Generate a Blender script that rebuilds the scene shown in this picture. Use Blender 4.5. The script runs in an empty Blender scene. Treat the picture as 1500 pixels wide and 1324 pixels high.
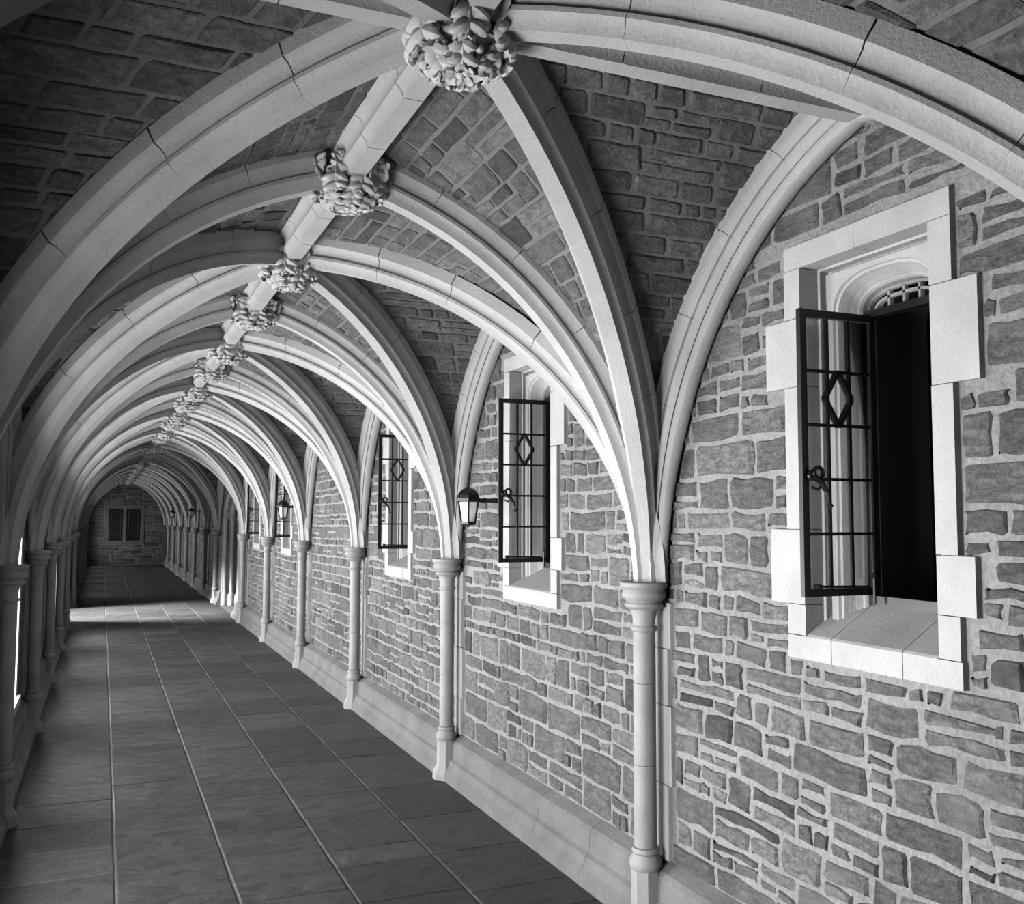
import bpy, math, random
from mathutils import Vector, noise
PI = math.pi
random.seed(7)
sc = bpy.context.scene
col = sc.collection

# ------------------------------------------------------------------ camera, world, light, exposure
YAW, PITCH, ROLL, FPX = .4029, .0693, .0026, 1404.8
EYE = Vector((0, 0, 1.817))
r0 = Vector((math.cos(YAW), -math.sin(YAW), 0))
fwd = Vector((math.sin(YAW) * math.cos(PITCH), math.cos(YAW) * math.cos(PITCH), math.sin(PITCH)))
u0 = r0.cross(fwd)
cR, sR = math.cos(ROLL), math.sin(ROLL)
rx, ux = r0 * cR + u0 * sR, u0 * cR - r0 * sR
cam = bpy.data.cameras.new('camera')
camo = bpy.data.objects.new('camera', cam)
col.objects.link(camo)
from mathutils import Matrix
camo.matrix_world = Matrix(((rx.x, ux.x, -fwd.x, EYE.x), (rx.y, ux.y, -fwd.y, EYE.y), (rx.z, ux.z, -fwd.z, EYE.z), (0, 0, 0, 1)))
cam.sensor_width = 36; cam.lens = FPX / 1500 * 36; cam.clip_start = .05; cam.clip_end = 200
sc.camera = camo

world = bpy.data.worlds.new('world'); sc.world = world; world.use_nodes = True
world.node_tree.nodes['Background'].inputs['Color'].default_value = (1, 1, 1, 1)
world.node_tree.nodes['Background'].inputs['Strength'].default_value = .5
vs = sc.view_settings
vs.view_transform = 'Standard'; vs.look = 'None'; vs.gamma = 1; vs.use_curve_mapping = False
vs.exposure = -0.30

# ------------------------------------------------------------------ plan of the cloister (metres)
WR, WL = 2.38, -.60            # wall faces
CR, CL = 2.276, -.50           # axes of the wall columns
CX = (CR + CL) / 2
ZS, CROWN = 1.532, 3.31        # springing height, crown of the vault
AW = 1.46
RISE = CROWN - ZS
CC = (RISE * RISE - AW * AW) / (2 * AW)
RR = AW + CC
THM = math.acos(CC / RR)
YC = [-4.294, -1.594] + [1.106 + 2.7 * k for k in range(7)] + [21.6] + [24.0 + 2.7 * k for k in range(7)]
BAYS = list(zip(YC[:-1], YC[1:]))           # 15 bays; BAYS[2] is the one overhead and in front
FIRST = 2
WINC = {2: 2.51, 3: 5.27, 4: 8.05, 6: 13.5, 7: 16.3}   # bay -> window centre, right wall
CROSS = 8
YEND = YC[-1]
LOPEN = {i: ((a + b) / 2 - .74, (a + b) / 2 + .74, .42, 2.02) for i, (a, b) in enumerate(BAYS) if i > 1 and i not in (CROSS, CROSS + 1)}
LDOOR = (18.55, 21.3, 0.0, 2.55)
RDOOR = (18.5, 21.0, 0.0, 2.3)

def area(name, loc, sy, sz, power, rot, spread=PI):
    l = bpy.data.lights.new(name, 'AREA'); l.shape = 'RECTANGLE'; l.size = sy; l.size_y = sz
    l.energy = power; l.spread = spread
    o = bpy.data.objects.new(name, l); col.objects.link(o); o.location = loc; o.rotation_euler = rot
    return o
LP = 470
for i, (a, b, z0, z1) in LOPEN.items():
    k = {2: .6, 3: 1.0}.get(i, 1.0 if i < CROSS else .2)
    if not k: continue
    # rotation -90 deg about Y turns the -Z beam to +X
    area('daylight_at_opening', (WL - .40, (a + b) / 2, (z0 + z1) / 2), (z1 - z0) * .97, 1.1, LP * k, (0, -PI / 2 - (.2 if i > 2 else .08), 0), PI if i > 2 else 2.5)
area('daylight_at_doorway', (WL - 3.2, 19.9, 4.2), 1.0, 1.4, 1500, (0, -PI / 2 + .73, 0), 1.2)

# ------------------------------------------------------------------ materials
def newmat(name):
    m = bpy.data.materials.new(name); m.use_nodes = True
    nt = m.node_tree; b = nt.nodes['Principled BSDF']
    return m, nt, b
def nd(nt, t, **kw):
    n = nt.nodes.new(t)
    for k, v in kw.items():
        if hasattr(n, k): setattr(n, k, v)
    return n
def vin(nt, n, name, v):
    if isinstance(v, (int, float)): n.inputs[name].default_value = v
    else: nt.links.new(v, n.inputs[name])
def math_(nt, op, a, b):
    n = nd(nt, 'ShaderNodeMath', operation=op)
    for i, v in enumerate((a, b)):
        if isinstance(v, (int, float)): n.inputs[i].default_value = v
        else: nt.links.new(v, n.inputs[i])
    return n.outputs[0]
def noise_(nt, vec, scale, detail=4, rough=.6, dist=0.0):
    n = nd(nt, 'ShaderNodeTexNoise'); n.inputs['Scale'].default_value = scale
    n.inputs['Detail'].default_value = detail; n.inputs['Roughness'].default_value = rough
    n.inputs['Distortion'].default_value = dist
    nt.links.new(vec, n.inputs['Vector']); return n.outputs['Fac']
def ramp(nt, f, lo, hi, a, b):
    n = nd(nt, 'ShaderNodeMapRange'); nt.links.new(f, n.inputs[0])
    for i, v in zip((1, 2, 3, 4), (lo, hi, a, b)):
        if isinstance(v, (int, float)): n.inputs[i].default_value = v
        else: nt.links.new(v, n.inputs[i])
    return n.outputs[0]
def grey(nt, f):
    n = nd(nt, 'ShaderNodeCombineColor')
    for i in range(3): nt.links.new(f, n.inputs[i])
    return n.outputs[0]
def stretch(nt, pos, s):
    n = nd(nt, 'ShaderNodeVectorMath', operation='MULTIPLY'); nt.links.new(pos, n.inputs[0]); n.inputs[1].default_value = s
    return n.outputs[0]
def bump(nt, b, h, strength, dist):
    n = nd(nt, 'ShaderNodeBump'); n.inputs['Strength'].default_value = strength; n.inputs['Distance'].default_value = dist
    nt.links.new(h, n.inputs['Height']); nt.links.new(n.outputs[0], b.inputs['Normal'])

def mat_stone(name, mul=1.0, smear=True, relief=.03):
    m, nt, b = newmat(name)
    pos = nd(nt, 'ShaderNodeNewGeometry').outputs['Position']
    at = nd(nt, 'ShaderNodeAttribute', attribute_name='tone').outputs['Fac']
    n1 = noise_(nt, stretch(nt, pos, (1, 1, 2.6)), 16, 6, .7, .6)
    n2 = noise_(nt, pos, 70, 4, .7)
    n3 = noise_(nt, pos, 3.5, 5, .62)
    v = math_(nt, 'MULTIPLY', at, ramp(nt, n1, .32, .7, .42, 1.65))
    v = math_(nt, 'MULTIPLY', v, ramp(nt, n2, .3, .7, .65, 1.4))
    v = math_(nt, 'MULTIPLY', v, mul)
    if smear:
        mask = ramp(nt, n3, .52, .66, 0.0, .62)
        mix = nd(nt, 'ShaderNodeMix', data_type='FLOAT'); nt.links.new(mask, mix.inputs[0]); nt.links.new(v, mix.inputs[2])
        mix.inputs[3].default_value = .38 * mul; v = mix.outputs[0]
    nt.links.new(grey(nt, v), b.inputs['Base Color']); b.inputs['Roughness'].default_value = .85
    h = math_(nt, 'ADD', math_(nt, 'MULTIPLY', n1, 1.0), math_(nt, 'MULTIPLY', n2, .35))
    bump(nt, b, h, 1.0, relief)
    return m
def mat_plain(name, base, var=.15, rough=.8, bscale=60, bdist=.004, big=4, stain=.2):
    m, nt, b = newmat(name)
    pos = nd(nt, 'ShaderNodeNewGeometry').outputs['Position']
    n1 = noise_(nt, pos, bscale, 5, .65); n2 = noise_(nt, pos, big, 5, .6)
    v = math_(nt, 'MULTIPLY', ramp(nt, n1, .3, .7, 1 - var, 1 + var), ramp(nt, n2, .32, .68, 1 - stain, 1 + stain))
    v = math_(nt, 'MULTIPLY', v, base)
    nt.links.new(grey(nt, v), b.inputs['Base Color']); b.inputs['Roughness'].default_value = rough
    bump(nt, b, math_(nt, 'ADD', n1, math_(nt, 'MULTIPLY', n2, .8)), 1.0, bdist)
    return m
def mat_flat(name, base, rough=.5, metal=0.0, spec=.5):
    m, nt, b = newmat(name)
    b.inputs['Base Color'].default_value = (base, base, base, 1); b.inputs['Roughness'].default_value = rough
    b.inputs['Metallic'].default_value = metal; b.inputs['Specular IOR Level'].default_value = spec
    return m
M_STONE = mat_stone('rubble_stone', .325)
M_VSTONE = mat_stone('vault_stone', .34, False, .018)
M_MORTAR = mat_plain('lime_mortar', .15, .25, .9, 45, .016, 3, .16)
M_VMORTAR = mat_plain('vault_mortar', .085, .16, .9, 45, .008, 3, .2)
M_LIME = mat_plain('dressed_limestone', .235, .09, .75, 90, .003, 3.2, .12)
M_SHAFT = mat_plain('shaft_stone', .155, .08, .7, 90, .002, 5, .14)
M_CARVE = mat_plain('carved_stone', .29, .10, .7, 60, .003, 9, .15)
M_SKIRT = mat_plain('plinth_stone', .078, .12, .8, 50, .005, 4, .22)
M_IRON = mat_flat('black_iron', .004, .42, .0, .35)
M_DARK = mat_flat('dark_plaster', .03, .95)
M_FJOINT = mat_plain('floor_joint_mortar', .035, .3, .9, 40, .01, 3, .3)
M_GROUND = mat_plain('pale_paving', .4)
M_FROST = mat_flat('frosted_glass', .6, .3); M_FROST.node_tree.nodes['Principled BSDF'].inputs['Alpha'].default_value = .45
def mat_slate():
    m, nt, b = newmat('slate_flagstone')
    pos = nd(nt, 'ShaderNodeNewGeometry').outputs['Position']
    at = nd(nt, 'ShaderNodeAttribute', attribute_name='tone').outputs['Fac']
    n1 = noise_(nt, stretch(nt, pos, (1, 1.7, 1)), 5.5, 7, .62, 1.2); n2 = noise_(nt, pos, 60, 4, .7)
    v = math_(nt, 'MULTIPLY', at, ramp(nt, n1, .3, .7, .6, 1.5))
    v = math_(nt, 'MULTIPLY', v, ramp(nt, n2, .3, .7, .85, 1.15))
    nt.links.new(grey(nt, v), b.inputs['Base Color'])
    nt.links.new(ramp(nt, n1, .3, .7, .45, .68), b.inputs['Roughness'])
    bump(nt, b, math_(nt, 'ADD', n1, math_(nt, 'MULTIPLY', n2, .10)), 1.0, .013)
    return m
M_SLATE = mat_slate()
def mat_glass():
    m, nt, b = newmat('window_glass')
    out = nt.nodes['Material Output']
    tr = nd(nt, 'ShaderNodeBsdfTransparent'); tr.inputs[0].default_value = (.97, .97, .97, 1)
    gl = nd(nt, 'ShaderNodeBsdfGlossy'); gl.inputs['Roughness'].default_value = .04
    fr = nd(nt, 'ShaderNodeFresnel'); fr.inputs[0].default_value = 1.45
    mx = nd(nt, 'ShaderNodeMixShader'); nt.links.new(fr.outputs[0], mx.inputs[0])
    nt.links.new(tr.outputs[0], mx.inputs[1]); nt.links.new(gl.outputs[0], mx.inputs[2]); nt.links.new(mx.outputs[0], out.inputs[0])
    return m
M_GLASS = mat_glass()

# ------------------------------------------------------------------ helpers
def tag(o, label=None, cat=None, group=None, kind=None):
    if label: o['label'] = label
    if cat: o['category'] = cat
    if group: o['group'] = group
    if kind: o['kind'] = kind
    return o
def empty(name, loc=(0, 0, 0)):
    o = bpy.data.objects.new(name, None); col.objects.link(o); o.location = loc; o.empty_display_size = .1
    return o
class MB:
    def __init__(s): s.v = []; s.f = []; s.t = []
    def add(s, vs_, fs, tone=.5):
        n = len(s.v); s.v += [tuple(p) for p in vs_]; s.t += [tone] * len(vs_)
        s.f += [tuple(i + n for i in f) for f in fs]
    def box(s, a, b, tone=.5):
        (x0, y0, z0), (x1, y1, z1) = a, b
        x0, x1 = min(x0, x1), max(x0, x1); y0, y1 = min(y0, y1), max(y0, y1); z0, z1 = min(z0, z1), max(z0, z1)
        s.add([(x0, y0, z0), (x1, y0, z0), (x1, y1, z0), (x0, y1, z0), (x0, y0, z1), (x1, y0, z1), (x1, y1, z1), (x0, y1, z1)],
              [(0, 3, 2, 1), (4, 5, 6, 7), (0, 1, 5, 4), (1, 2, 6, 5), (2, 3, 7, 6), (3, 0, 4, 7)], tone)
    def bar(s, p, q, w, h=None, upv=Vector((0, 0, 1)), tone=.5):
        p, q = Vector(p), Vector(q); h = h or w; d = (q - p).normalized()
        if abs(d.dot(upv)) > .98: upv = Vector((1, 0, 0))
        a = d.cross(upv).normalized() * w / 2; b = a.cross(d).normalized() * h / 2
        c = [p - a - b, p + a - b, p + a + b, p - a + b, q - a - b, q + a - b, q + a + b, q - a + b]
        s.add(c, [(0, 3, 2, 1), (4, 5, 6, 7), (0, 1, 5, 4), (1, 2, 6, 5), (2, 3, 7, 6), (3, 0, 4, 7)], tone)
    def tube(s, pts, r, n=8, tone=.5):
        pts = [Vector(p) for p in pts]; rings = []
        base = len(s.v); up = Vector((.3, .2, 1)).normalized(); vv = []
        for i, p in enumerate(pts):
            d = (pts[min(i + 1, len(pts) - 1)] - pts[max(i - 1, 0)]).normalized()
            a = d.cross(up).normalized(); b = a.cross(d)
            rr = r[i] if isinstance(r, (list, tuple)) else r
            vv += [p + (a * math.cos(2 * PI * k / n) + b * math.sin(2 * PI * k / n)) * rr for k in range(n)]
        fs = []
        for i in range(len(pts) - 1):
            for k in range(n):
                fs.append((i * n + k, i * n + (k + 1) % n, (i + 1) * n + (k + 1) % n, (i + 1) * n + k))
        fs.append(tuple(range(n - 1, -1, -1))); fs.append(tuple((len(pts) - 1) * n + k for k in range(n)))
        s.add(vv, fs, tone)
    def lathe(s, prof, c=(0, 0, 0), n=20, tone=.5, a0=0.0):
        vv = []; fs = []
        for r, z in prof:
            vv += [(c[0] + r * math.cos(a0 + 2 * PI * k / n), c[1] + r * math.sin(a0 + 2 * PI * k / n), c[2] + z) for k in range(n)]
        for i in range(len(prof) - 1):
            for k in range(n):
                fs.append((i * n + k, i * n + (k + 1) % n, (i + 1) * n + (k + 1) % n, (i + 1) * n + k))
        fs.append(tuple(range(n - 1, -1, -1))); fs.append(tuple((len(prof) - 1) * n + k for k in range(n)))
        s.add(vv, fs, tone)
    def join(s, o): s.add(o.v, o.f); s.t[-len(o.v):] = o.t
    def mesh(s, name, mat, smooth=False, origin=None):
        me = bpy.data.meshes.new(name)
        v = s.v if origin is None else [(a - origin[0], b - origin[1], c - origin[2]) for a, b, c in s.v]
        me.from_pydata(v, [], s.f); me.materials.append(mat)
        at = me.attributes.new('tone', 'FLOAT', 'POINT'); at.data.foreach_set('value', s.t)
        if smooth:
            me.polygons.foreach_set('use_smooth', [True] * len(me.polygons))
            me.set_sharp_from_angle(angle=math.radians(38))
        me.update(); return me
    def build(s, name, mat, parent=None, smooth=False, local=False):
        """one mesh object; vertices are given in world space unless local"""
        if local: o = bpy.data.objects.new(name, s.mesh(name, mat, smooth))
        else:
            n = len(s.v); c = tuple(sum(p[i] for p in s.v) / n for i in range(3))
            o = bpy.data.objects.new(name, s.mesh(name, mat, smooth, c)); o.location = c
        col.objects.link(o)
        if parent is not None:
            o.parent = parent
            if not local: o.location = Vector(o.location) - wloc(parent)
        return o
def wloc(o):
    v = Vector(o.location)
    while o.parent is not None: o = o.parent; v += Vector(o.location)
    return v
def put(name, me, loc, parent=None):
    o = bpy.data.objects.new(name, me); col.objects.link(o); o.location = loc
    if parent is not None: o.parent = parent; o.location = Vector(loc) - wloc(parent)
    return o
def copy_tree(o, loc, parent=None):
    c = o.copy(); col.objects.link(c); c.parent = parent; c.location = loc
    for ch in o.children:
        copy_tree(ch, ch.location, c)
    return c
ORD = ['nearest', 'second', 'third', 'fourth', 'fifth', 'sixth', 'seventh', 'eighth', 'ninth', 'tenth', 'eleventh', 'twelfth', 'thirteenth', 'fourteenth', 'fifteenth']

def screen(p):
    d = Vector(p) - EYE; z = d.dot(fwd)
    if z < .1: return None
    return (750 + FPX * d.dot(rx) / z, 662 - FPX * d.dot(ux) / z, z)
def score(mb):
    c = Vector((sum(p[0] for p in mb.v), sum(p[1] for p in mb.v), sum(p[2] for p in mb.v))) / len(mb.v)
    s = screen(c)
    if s is None or not (-60 < s[0] < 1560 and -60 < s[1] < 1384): return 0
    e = [screen(p) for p in mb.v]
    if any(q is None for q in e): return 0
    w = max(q[0] for q in e) - min(q[0] for q in e); h = max(q[1] for q in e) - min(q[1] for q in e)
    return w * h
def place_stones(stones, parent, name, mat, limit=300, stuffname='far_stones'):
    sco = sorted(((score(m), i) for i, m in enumerate(stones)), reverse=True)
    single = [i for s, i in sco[:limit] if s > 0]; ss = set(single)
    for i in single: stones[i].build(name, mat, parent)
    rest = MB()
    for i, m in enumerate(stones):
        if i not in ss: rest.join(m)
    if rest.v: tag(rest.build(stuffname, mat, parent), kind='stuff')

# rubble in (u, v); returns outlines
def courses(u0, u1, v0, v1, holes, rng, hlo=.065, hhi=.17, wmax=.42, keep=lambda a, b, c, d: True):
    rects = []; v = v0
    while v < v1 - .02:
        h = rng.uniform(hlo, hhi)
        if v1 - (v + h) < hlo * .7: h = v1 - v
        u = u0 - rng.uniform(0, .1)
        while u < u1:
            w = min(wmax, max(.06, h * rng.choice([.9, 1.2, 1.5, 1.9, 2.3, 2.8, 3.4]) * rng.uniform(.85, 1.15)))
            a, b = max(u, u0), min(u + w, u1)
            if b - a > .035:
                if h > .105 and rng.random() < .42:
                    k = rng.uniform(.38, .62) * h; m2 = a + (b - a) * rng.uniform(.3, .7)
                    if b - a > .17 and rng.random() < .6:
                        rects += [(a, m2, v, v + k), (m2, b, v, v + k), (a, b, v + k, v + h)]
                    else: rects += [(a, b, v, v + k), (a, b, v + k, v + h)]
                else: rects.append((a, b, v, v + h))
            u += w
        v += h
    out = []
    for r in rects:
        todo = [r]
        for (ha, hb, hc, hd) in holes:
            nxt = []
            for (a, b, c, d) in todo:
                if b <= ha or a >= hb or d <= hc or c >= hd: nxt.append((a, b, c, d)); continue
                opts = [(a, min(b, ha), c, d), (max(a, hb), b, c, d), (a, b, c, min(d, hc)), (a, b, max(c, hd), d)]
                opts = [q for q in opts if q[1] - q[0] > .045 and q[3] - q[2] > .03]
                opts.sort(key=lambda q: -(q[1] - q[0]) * (q[3] - q[2]))
                if opts:
                    nxt.append(opts[0])
                    if len(opts) > 1 and opts[0][0] >= opts[1][1] or len(opts) > 1 and opts[1][0] >= opts[0][1]: nxt.append(opts[1])
            todo = nxt
        out += todo
    return out
def outline(r, rng, gap=.011, jit=.007, wav=None, skew=0.0):
    a, b, c, d = r; a += gap; b -= gap; c += gap * .9; d -= gap * .9
    if b - a < .025 or d - c < .016: return None
    w, h = b - a, d - c; cr_ = min(w, h) * .09
    nx = 4 if w > .2 else 3 if w > .12 else 2; ny = 2 if h > .09 else 1
    P = []
    for i in range(nx): P.append((a + cr_ + (w - 2 * cr_) * i / (nx - 1 if nx > 1 else 1), c))
    for i in range(ny + 1): P.append((b, c + cr_ + (h - 2 * cr_) * i / ny))
    for i in range(nx): P.append((b - cr_ - (w - 2 * cr_) * i / (nx - 1 if nx > 1 else 1), d))
    for i in range(ny + 1): P.append((a, d - cr_ - (h - 2 * cr_) * i / ny))
    s1 = skew * h * (1)
    tilt = rng.uniform(-.05, .05)
    Q = []
    for (x, y) in P:
        x += rng.uniform(-jit, jit); y += rng.uniform(-jit, jit)
        ty = (y - (c + d) / 2); x += skew * ty
        if wav: y += wav(x, y)
        Q.append((x, y))
    return Q
def stone(poly, emb, rng, depth, tone, base=.02):
    """emb(u, v, h) -> 3D; a prism with a chamfered, uneven face"""
    m = MB(); n = len(poly); cx = sum(p[0] for p in poly) / n; cy = sum(p[1] for p in poly) / n
    dd = depth * rng.uniform(.35, 1.3); tl = rng.uniform(-.02, .02); tv = rng.uniform(-.05, .05)
    v0 = [emb(x, y, -base) for x, y in poly]
    v1 = [emb(x, y, dd * .25) for x, y in poly]
    v2 = []
    for x, y in poly:
        k = .90
        xx, yy = cx + (x - cx) * k, cy + (y - cy) * k
        v2.append(emb(xx, yy, dd + (xx - cx) * tl + (yy - cy) * tv + rng.uniform(-.0015, .002)))
    fs = [(i, (i + 1) % n, n + (i + 1) % n, n + i) for i in range(n)]
    fs += [(n + i, n + (i + 1) % n, 2 * n + (i + 1) % n, 2 * n + i) for i in range(n)]
    fs.append(tuple(2 * n + i for i in range(n)))
    m.add(v0 + v1 + v2, fs, tone); return m
def rtone(rng):
    t = rng.random()
    if t < .08: return rng.uniform(.07, .11)
    if t < .7: return rng.uniform(.15, .24)
    return rng.uniform(.24, .34)

# ------------------------------------------------------------------ walls
def wall_slab(mb, x0, x1, y0, y1, z0, z1, holes):
    ys = sorted(set([y0, y1] + [h[0] for h in holes] + [h[1] for h in holes])); zs = sorted(set([z0, z1] + [h[2] for h in holes] + [h[3] for h in holes]))
    def inh(y, z): return any(a < y < b and c < z < d for a, b, c, d in holes)
    for i in range(len(ys) - 1):
        for j in range(len(zs) - 1):
            ya, yb, za, zb = ys[i], ys[i + 1], zs[j], zs[j + 1]
            if inh((ya + yb) / 2, (za + zb) / 2): continue
            for x in (x0, x1): mb.add([(x, ya, za), (x, yb, za), (x, yb, zb), (x, ya, zb)], [(0, 1, 2, 3)])
    for a, b, c, d in holes + [(y0, y1, z0, z1)]:
        for q in ([(a, c), (b, c)], [(b, c), (b, d)], [(b, d), (a, d)], [(a, d), (a, c)]):
            mb.add([(x0, q[0][0], q[0][1]), (x1, q[0][0], q[0][1]), (x1, q[1][0], q[1][1]), (x0, q[1][0], q[1][1])], [(0, 1, 2, 3)])
YB = YC[0]
ZW = 3.45
wr = MB()
rholes = [(c - .325, c + .325, 1.37, 2.775) for c in WINC.values()] + [(RDOOR[0], RDOOR[1], -.05, RDOOR[3])]
wall_slab(wr, WR, WR + .45, YB, YEND, -.05, ZW, rholes)
wall_right = tag(wr.build('wall_right', M_MORTAR), kind='structure')
wl = MB()
lholes = [(a, b, c, d) for a, b, c, d in LOPEN.values()] + [(LDOOR[0], LDOOR[1], -.05, LDOOR[3])]
wall_slab(wl, WL, WL - .30, YB, YEND, -.05, ZW, lholes)
wall_left = tag(wl.build('wall_left', M_MORTAR), kind='structure')
we = MB(); we.box((WL - .5, YEND, -.05), (WR + .45, YEND + .3, ZW))
wall_end = tag(we.build('wall_end', M_MORTAR), kind='structure')
wb = MB(); wb.box((WL - .5, YB - .3, -.05), (WR + .45, YB, ZW))
wall_back = tag(wb.build('wall_back', M_MORTAR), kind='structure')
rf = MB(); rf.box((WL - .6, YB - .4, ZW), (5.2, YEND + .4, ZW + .2))
tag(rf.build('roof_slab', M_DARK), kind='structure')
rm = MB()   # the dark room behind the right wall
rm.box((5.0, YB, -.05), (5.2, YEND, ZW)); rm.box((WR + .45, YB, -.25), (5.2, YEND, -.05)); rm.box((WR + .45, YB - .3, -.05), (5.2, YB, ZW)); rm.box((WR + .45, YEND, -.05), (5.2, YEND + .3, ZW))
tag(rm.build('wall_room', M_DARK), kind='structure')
gr = MB(); gr.box((-30, -20, -.35), (WL - .5, 60, -.12))
tag(gr.build('ground', M_GROUND), kind='structure')

# dressed blocks around each window: (y offset range, z range) relative to the window centre
BLK = []
def jamb(side):
    # side +1 = far jamb, -1 = near jamb
    if side > 0: rows = [(1.395, 1.507, .40), (1.507, 1.78, .49), (1.78, 2.308, .395), (2.308, 2.564, .505), (2.564, 2.75, .39)]
    else: rows = [(1.395, 1.528, .385), (1.528, 1.709, .445), (1.709, 2.232, .385), (2.232, 2.546, .48), (2.546, 2.75, .39)]
    for z0, z1, w in rows:
        BLK.append((min(side * .30, side * w), max(side * .30, side * w), z0, z1))
jamb(1); jamb(-1)
BLK += [(-.39, .02, 2.75, 2.84), (.02, .39, 2.75, 2.84)]
BLK += [(-.39, -.155, 1.31, 1.395), (-.155, .17, 1.31, 1.395), (.17, .40, 1.31, 1.395)]

rng = random.Random(11)
SK = .30
QH = []
COLS = list(range(len(YC)))
for k in range(1, len(YC) - 1):
    z = SK; alt = 0
    while z < 1.42:
        h = rng.uniform(.24, .38); z1 = min(z + h, 1.44)
        QH.append((k, YC[k] - (.088 if alt else .062), YC[k] + (.088 if alt else .062), z, z1)); alt ^= 1; z = z1
allholes = [(c + a, c + b, z0, z1) for c in WINC.values() for a, b, z0, z1 in BLK] + \
    [(c - .31, c + .31, 1.3, 2.84) for c in WINC.values()] + [(a, b, c, d) for _, a, b, c, d in QH] + [(RDOOR[0] - .2, RDOOR[1] + .2, 0, RDOOR[3] + .3)]
def wavf(seed):
    def f(u, v): return .012 * noise.noise(Vector((u * 1.3, v * .9, seed))) + .006 * noise.noise(Vector((u * 5, v * 1.5, seed + 9)))
    return f
def wall_stones(x, sgn, y0, y1, z0, z1, holes, rng, **kw):
    res = []; wf = wavf(3.3)
    hs = [h for h in holes if h[1] > y0 - .1 and h[0] < y1 + .1]
    for r in courses(y0, y1, z0, z1, hs, rng, **kw):
        o = outline(r, rng, .0125, .0085, wf)
        if o is None: continue
        res.append(stone(o, lambda u, v, h: (x - sgn * h, u, v), rng, .011, rtone(rng)))
    return res
def archz(y, k0, k1):   # height of the wall arch above the springing, stones above it are hidden by the vault
    m, b = (k0 + k1) / 2, (k1 - k0) / 2
    q = min(1, abs(y - m) / b); return ZS + math.sqrt(max(0, RR * RR - (q * AW + CC) ** 2))
st = []
for bi, (a, b) in enumerate(BAYS):
    if bi in (0, 1) or b > 22: continue
    s = wall_stones(WR, 1, a, b, .295, 3.3, allholes, rng)
    for m in s:
        c = [sum(p[i] for p in m.v) / len(m.v) for i in range(3)]
        if c[2] < archz(c[1], a, b) + .1: st.append(m)
place_stones(st, wall_right, 'stone', M_STONE, 300, 'rubble_stones')
far = MB()
for m in wall_stones(WR, 1, 21.6, 24.0, .295, 3.3, allholes, rng): far.join(m)
for m in wall_stones(WR, 1, 24.0, 40.2, .295, 2.6, allholes, rng, hlo=.1, hhi=.2): far.join(m)
tag(far.build('distant_stones', M_STONE, wall_right), kind='stuff')
lft = MB()
for bi, (a, b) in enumerate(BAYS):
    if bi < 3: continue
    lh = [(h[0] - .1, h[1] + .1, h[2] - .1, h[3] + .1) for h in lholes if h[1] > a and h[0] < b]
    for m in wall_stones(WL, -1, a, b, .3, 3.2, lh, rng, hlo=.09, hhi=.18): lft.join(m)
tag(lft.build('rubble_stones', M_STONE, wall_left), kind='stuff')
en = MB()
EW = (.24, 1.38, .92, 2.16)
for r in courses(WL, WR, 0.02, 3.3, [(EW[0] - .15, EW[1] + .15, EW[2] - .15, EW[3] + .15)], rng, .1, .24, .6):
    o = outline(r, rng, .014, .008)
    if o: en.join(stone(o, lambda u, v, h: (u, YEND - h, v), rng, .015, rtone(rng)))
tag(en.build('rubble_stones', M_STONE, wall_end), kind='stuff')

# quoin strips behind the columns
for k, a, b, z0, z1 in QH:
    if k < 2: continue
    m = MB(); m.box((WR - .022, a, z0 + .002), (WR + .02, b, z1 - .002)); m.build('quoin_block', M_LIME, wall_right)
    if k > 2 and k < 9:
        m = MB(); m.box((WL + .022, a, z0 + .002), (WL - .02, b, z1 - .002)); m.build('quoin_block', M_SHAFT, wall_left)

# ------------------------------------------------------------------ floor
fl = MB(); fl.box((WL - .5, YB, -.12), (WR + .45, YEND, -.007))
floor = tag(fl.build('floor', M_FJOINT), kind='structure')
XJ = [WL, .115, .652, 1.174, 1.70, 2.30]
fs_ = []
for ci in range(5):
    y = YB + rng.uniform(0, .3)
    while y < YEND:
        L = rng.choice([.3, .42, .5, .62, .75, .9]) * rng.uniform(.9, 1.1)
        if y + L > YEND: L = YEND - y
        x0, x1 = XJ[ci] + .004, XJ[ci + 1] - .004; y0, y1 = y + .002, y + L - .002
        if L > .1:
            m = MB(); t = rng.choice([.009, .011, .014, .017, .021]) * rng.uniform(.85, 1.15); zz = [rng.uniform(-.0015, .0015) for _ in range(4)]
            sk = rng.uniform(-.008, .008); jx = [rng.uniform(-.003, .003) for _ in range(4)]
            base = [(x0 + jx[0], y0 - sk), (x1 + jx[1], y0 + sk), (x1 + jx[2], y1 + sk), (x0 + jx[3], y1 - sk)]
            cx_, cy_ = (x0 + x1) / 2, (y0 + y1) / 2
            v = [(p[0], p[1], -.02) for p in base] + [(p[0], p[1], -.005 + zz[i]) for i, p in enumerate(base)] + \
                [(p[0] + (.007 if p[0] < cx_ else -.007), p[1] + (.006 if p[1] < cy_ else -.006), zz[i]) for i, p in enumerate(base)]
            m.add(v, [(0, 1, 5, 4), (1, 2, 6, 5), (2, 3, 7, 6), (3, 0, 4, 7), (4, 5, 9, 8), (5, 6, 10, 9), (6, 7, 11, 10), (7, 4, 8, 11), (8, 9, 10, 11)], t)
            fs_.append(m)
        y += L
place_stones(fs_, floor, 'flagstone', M_SLATE, 300, 'far_flagstones')

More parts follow.
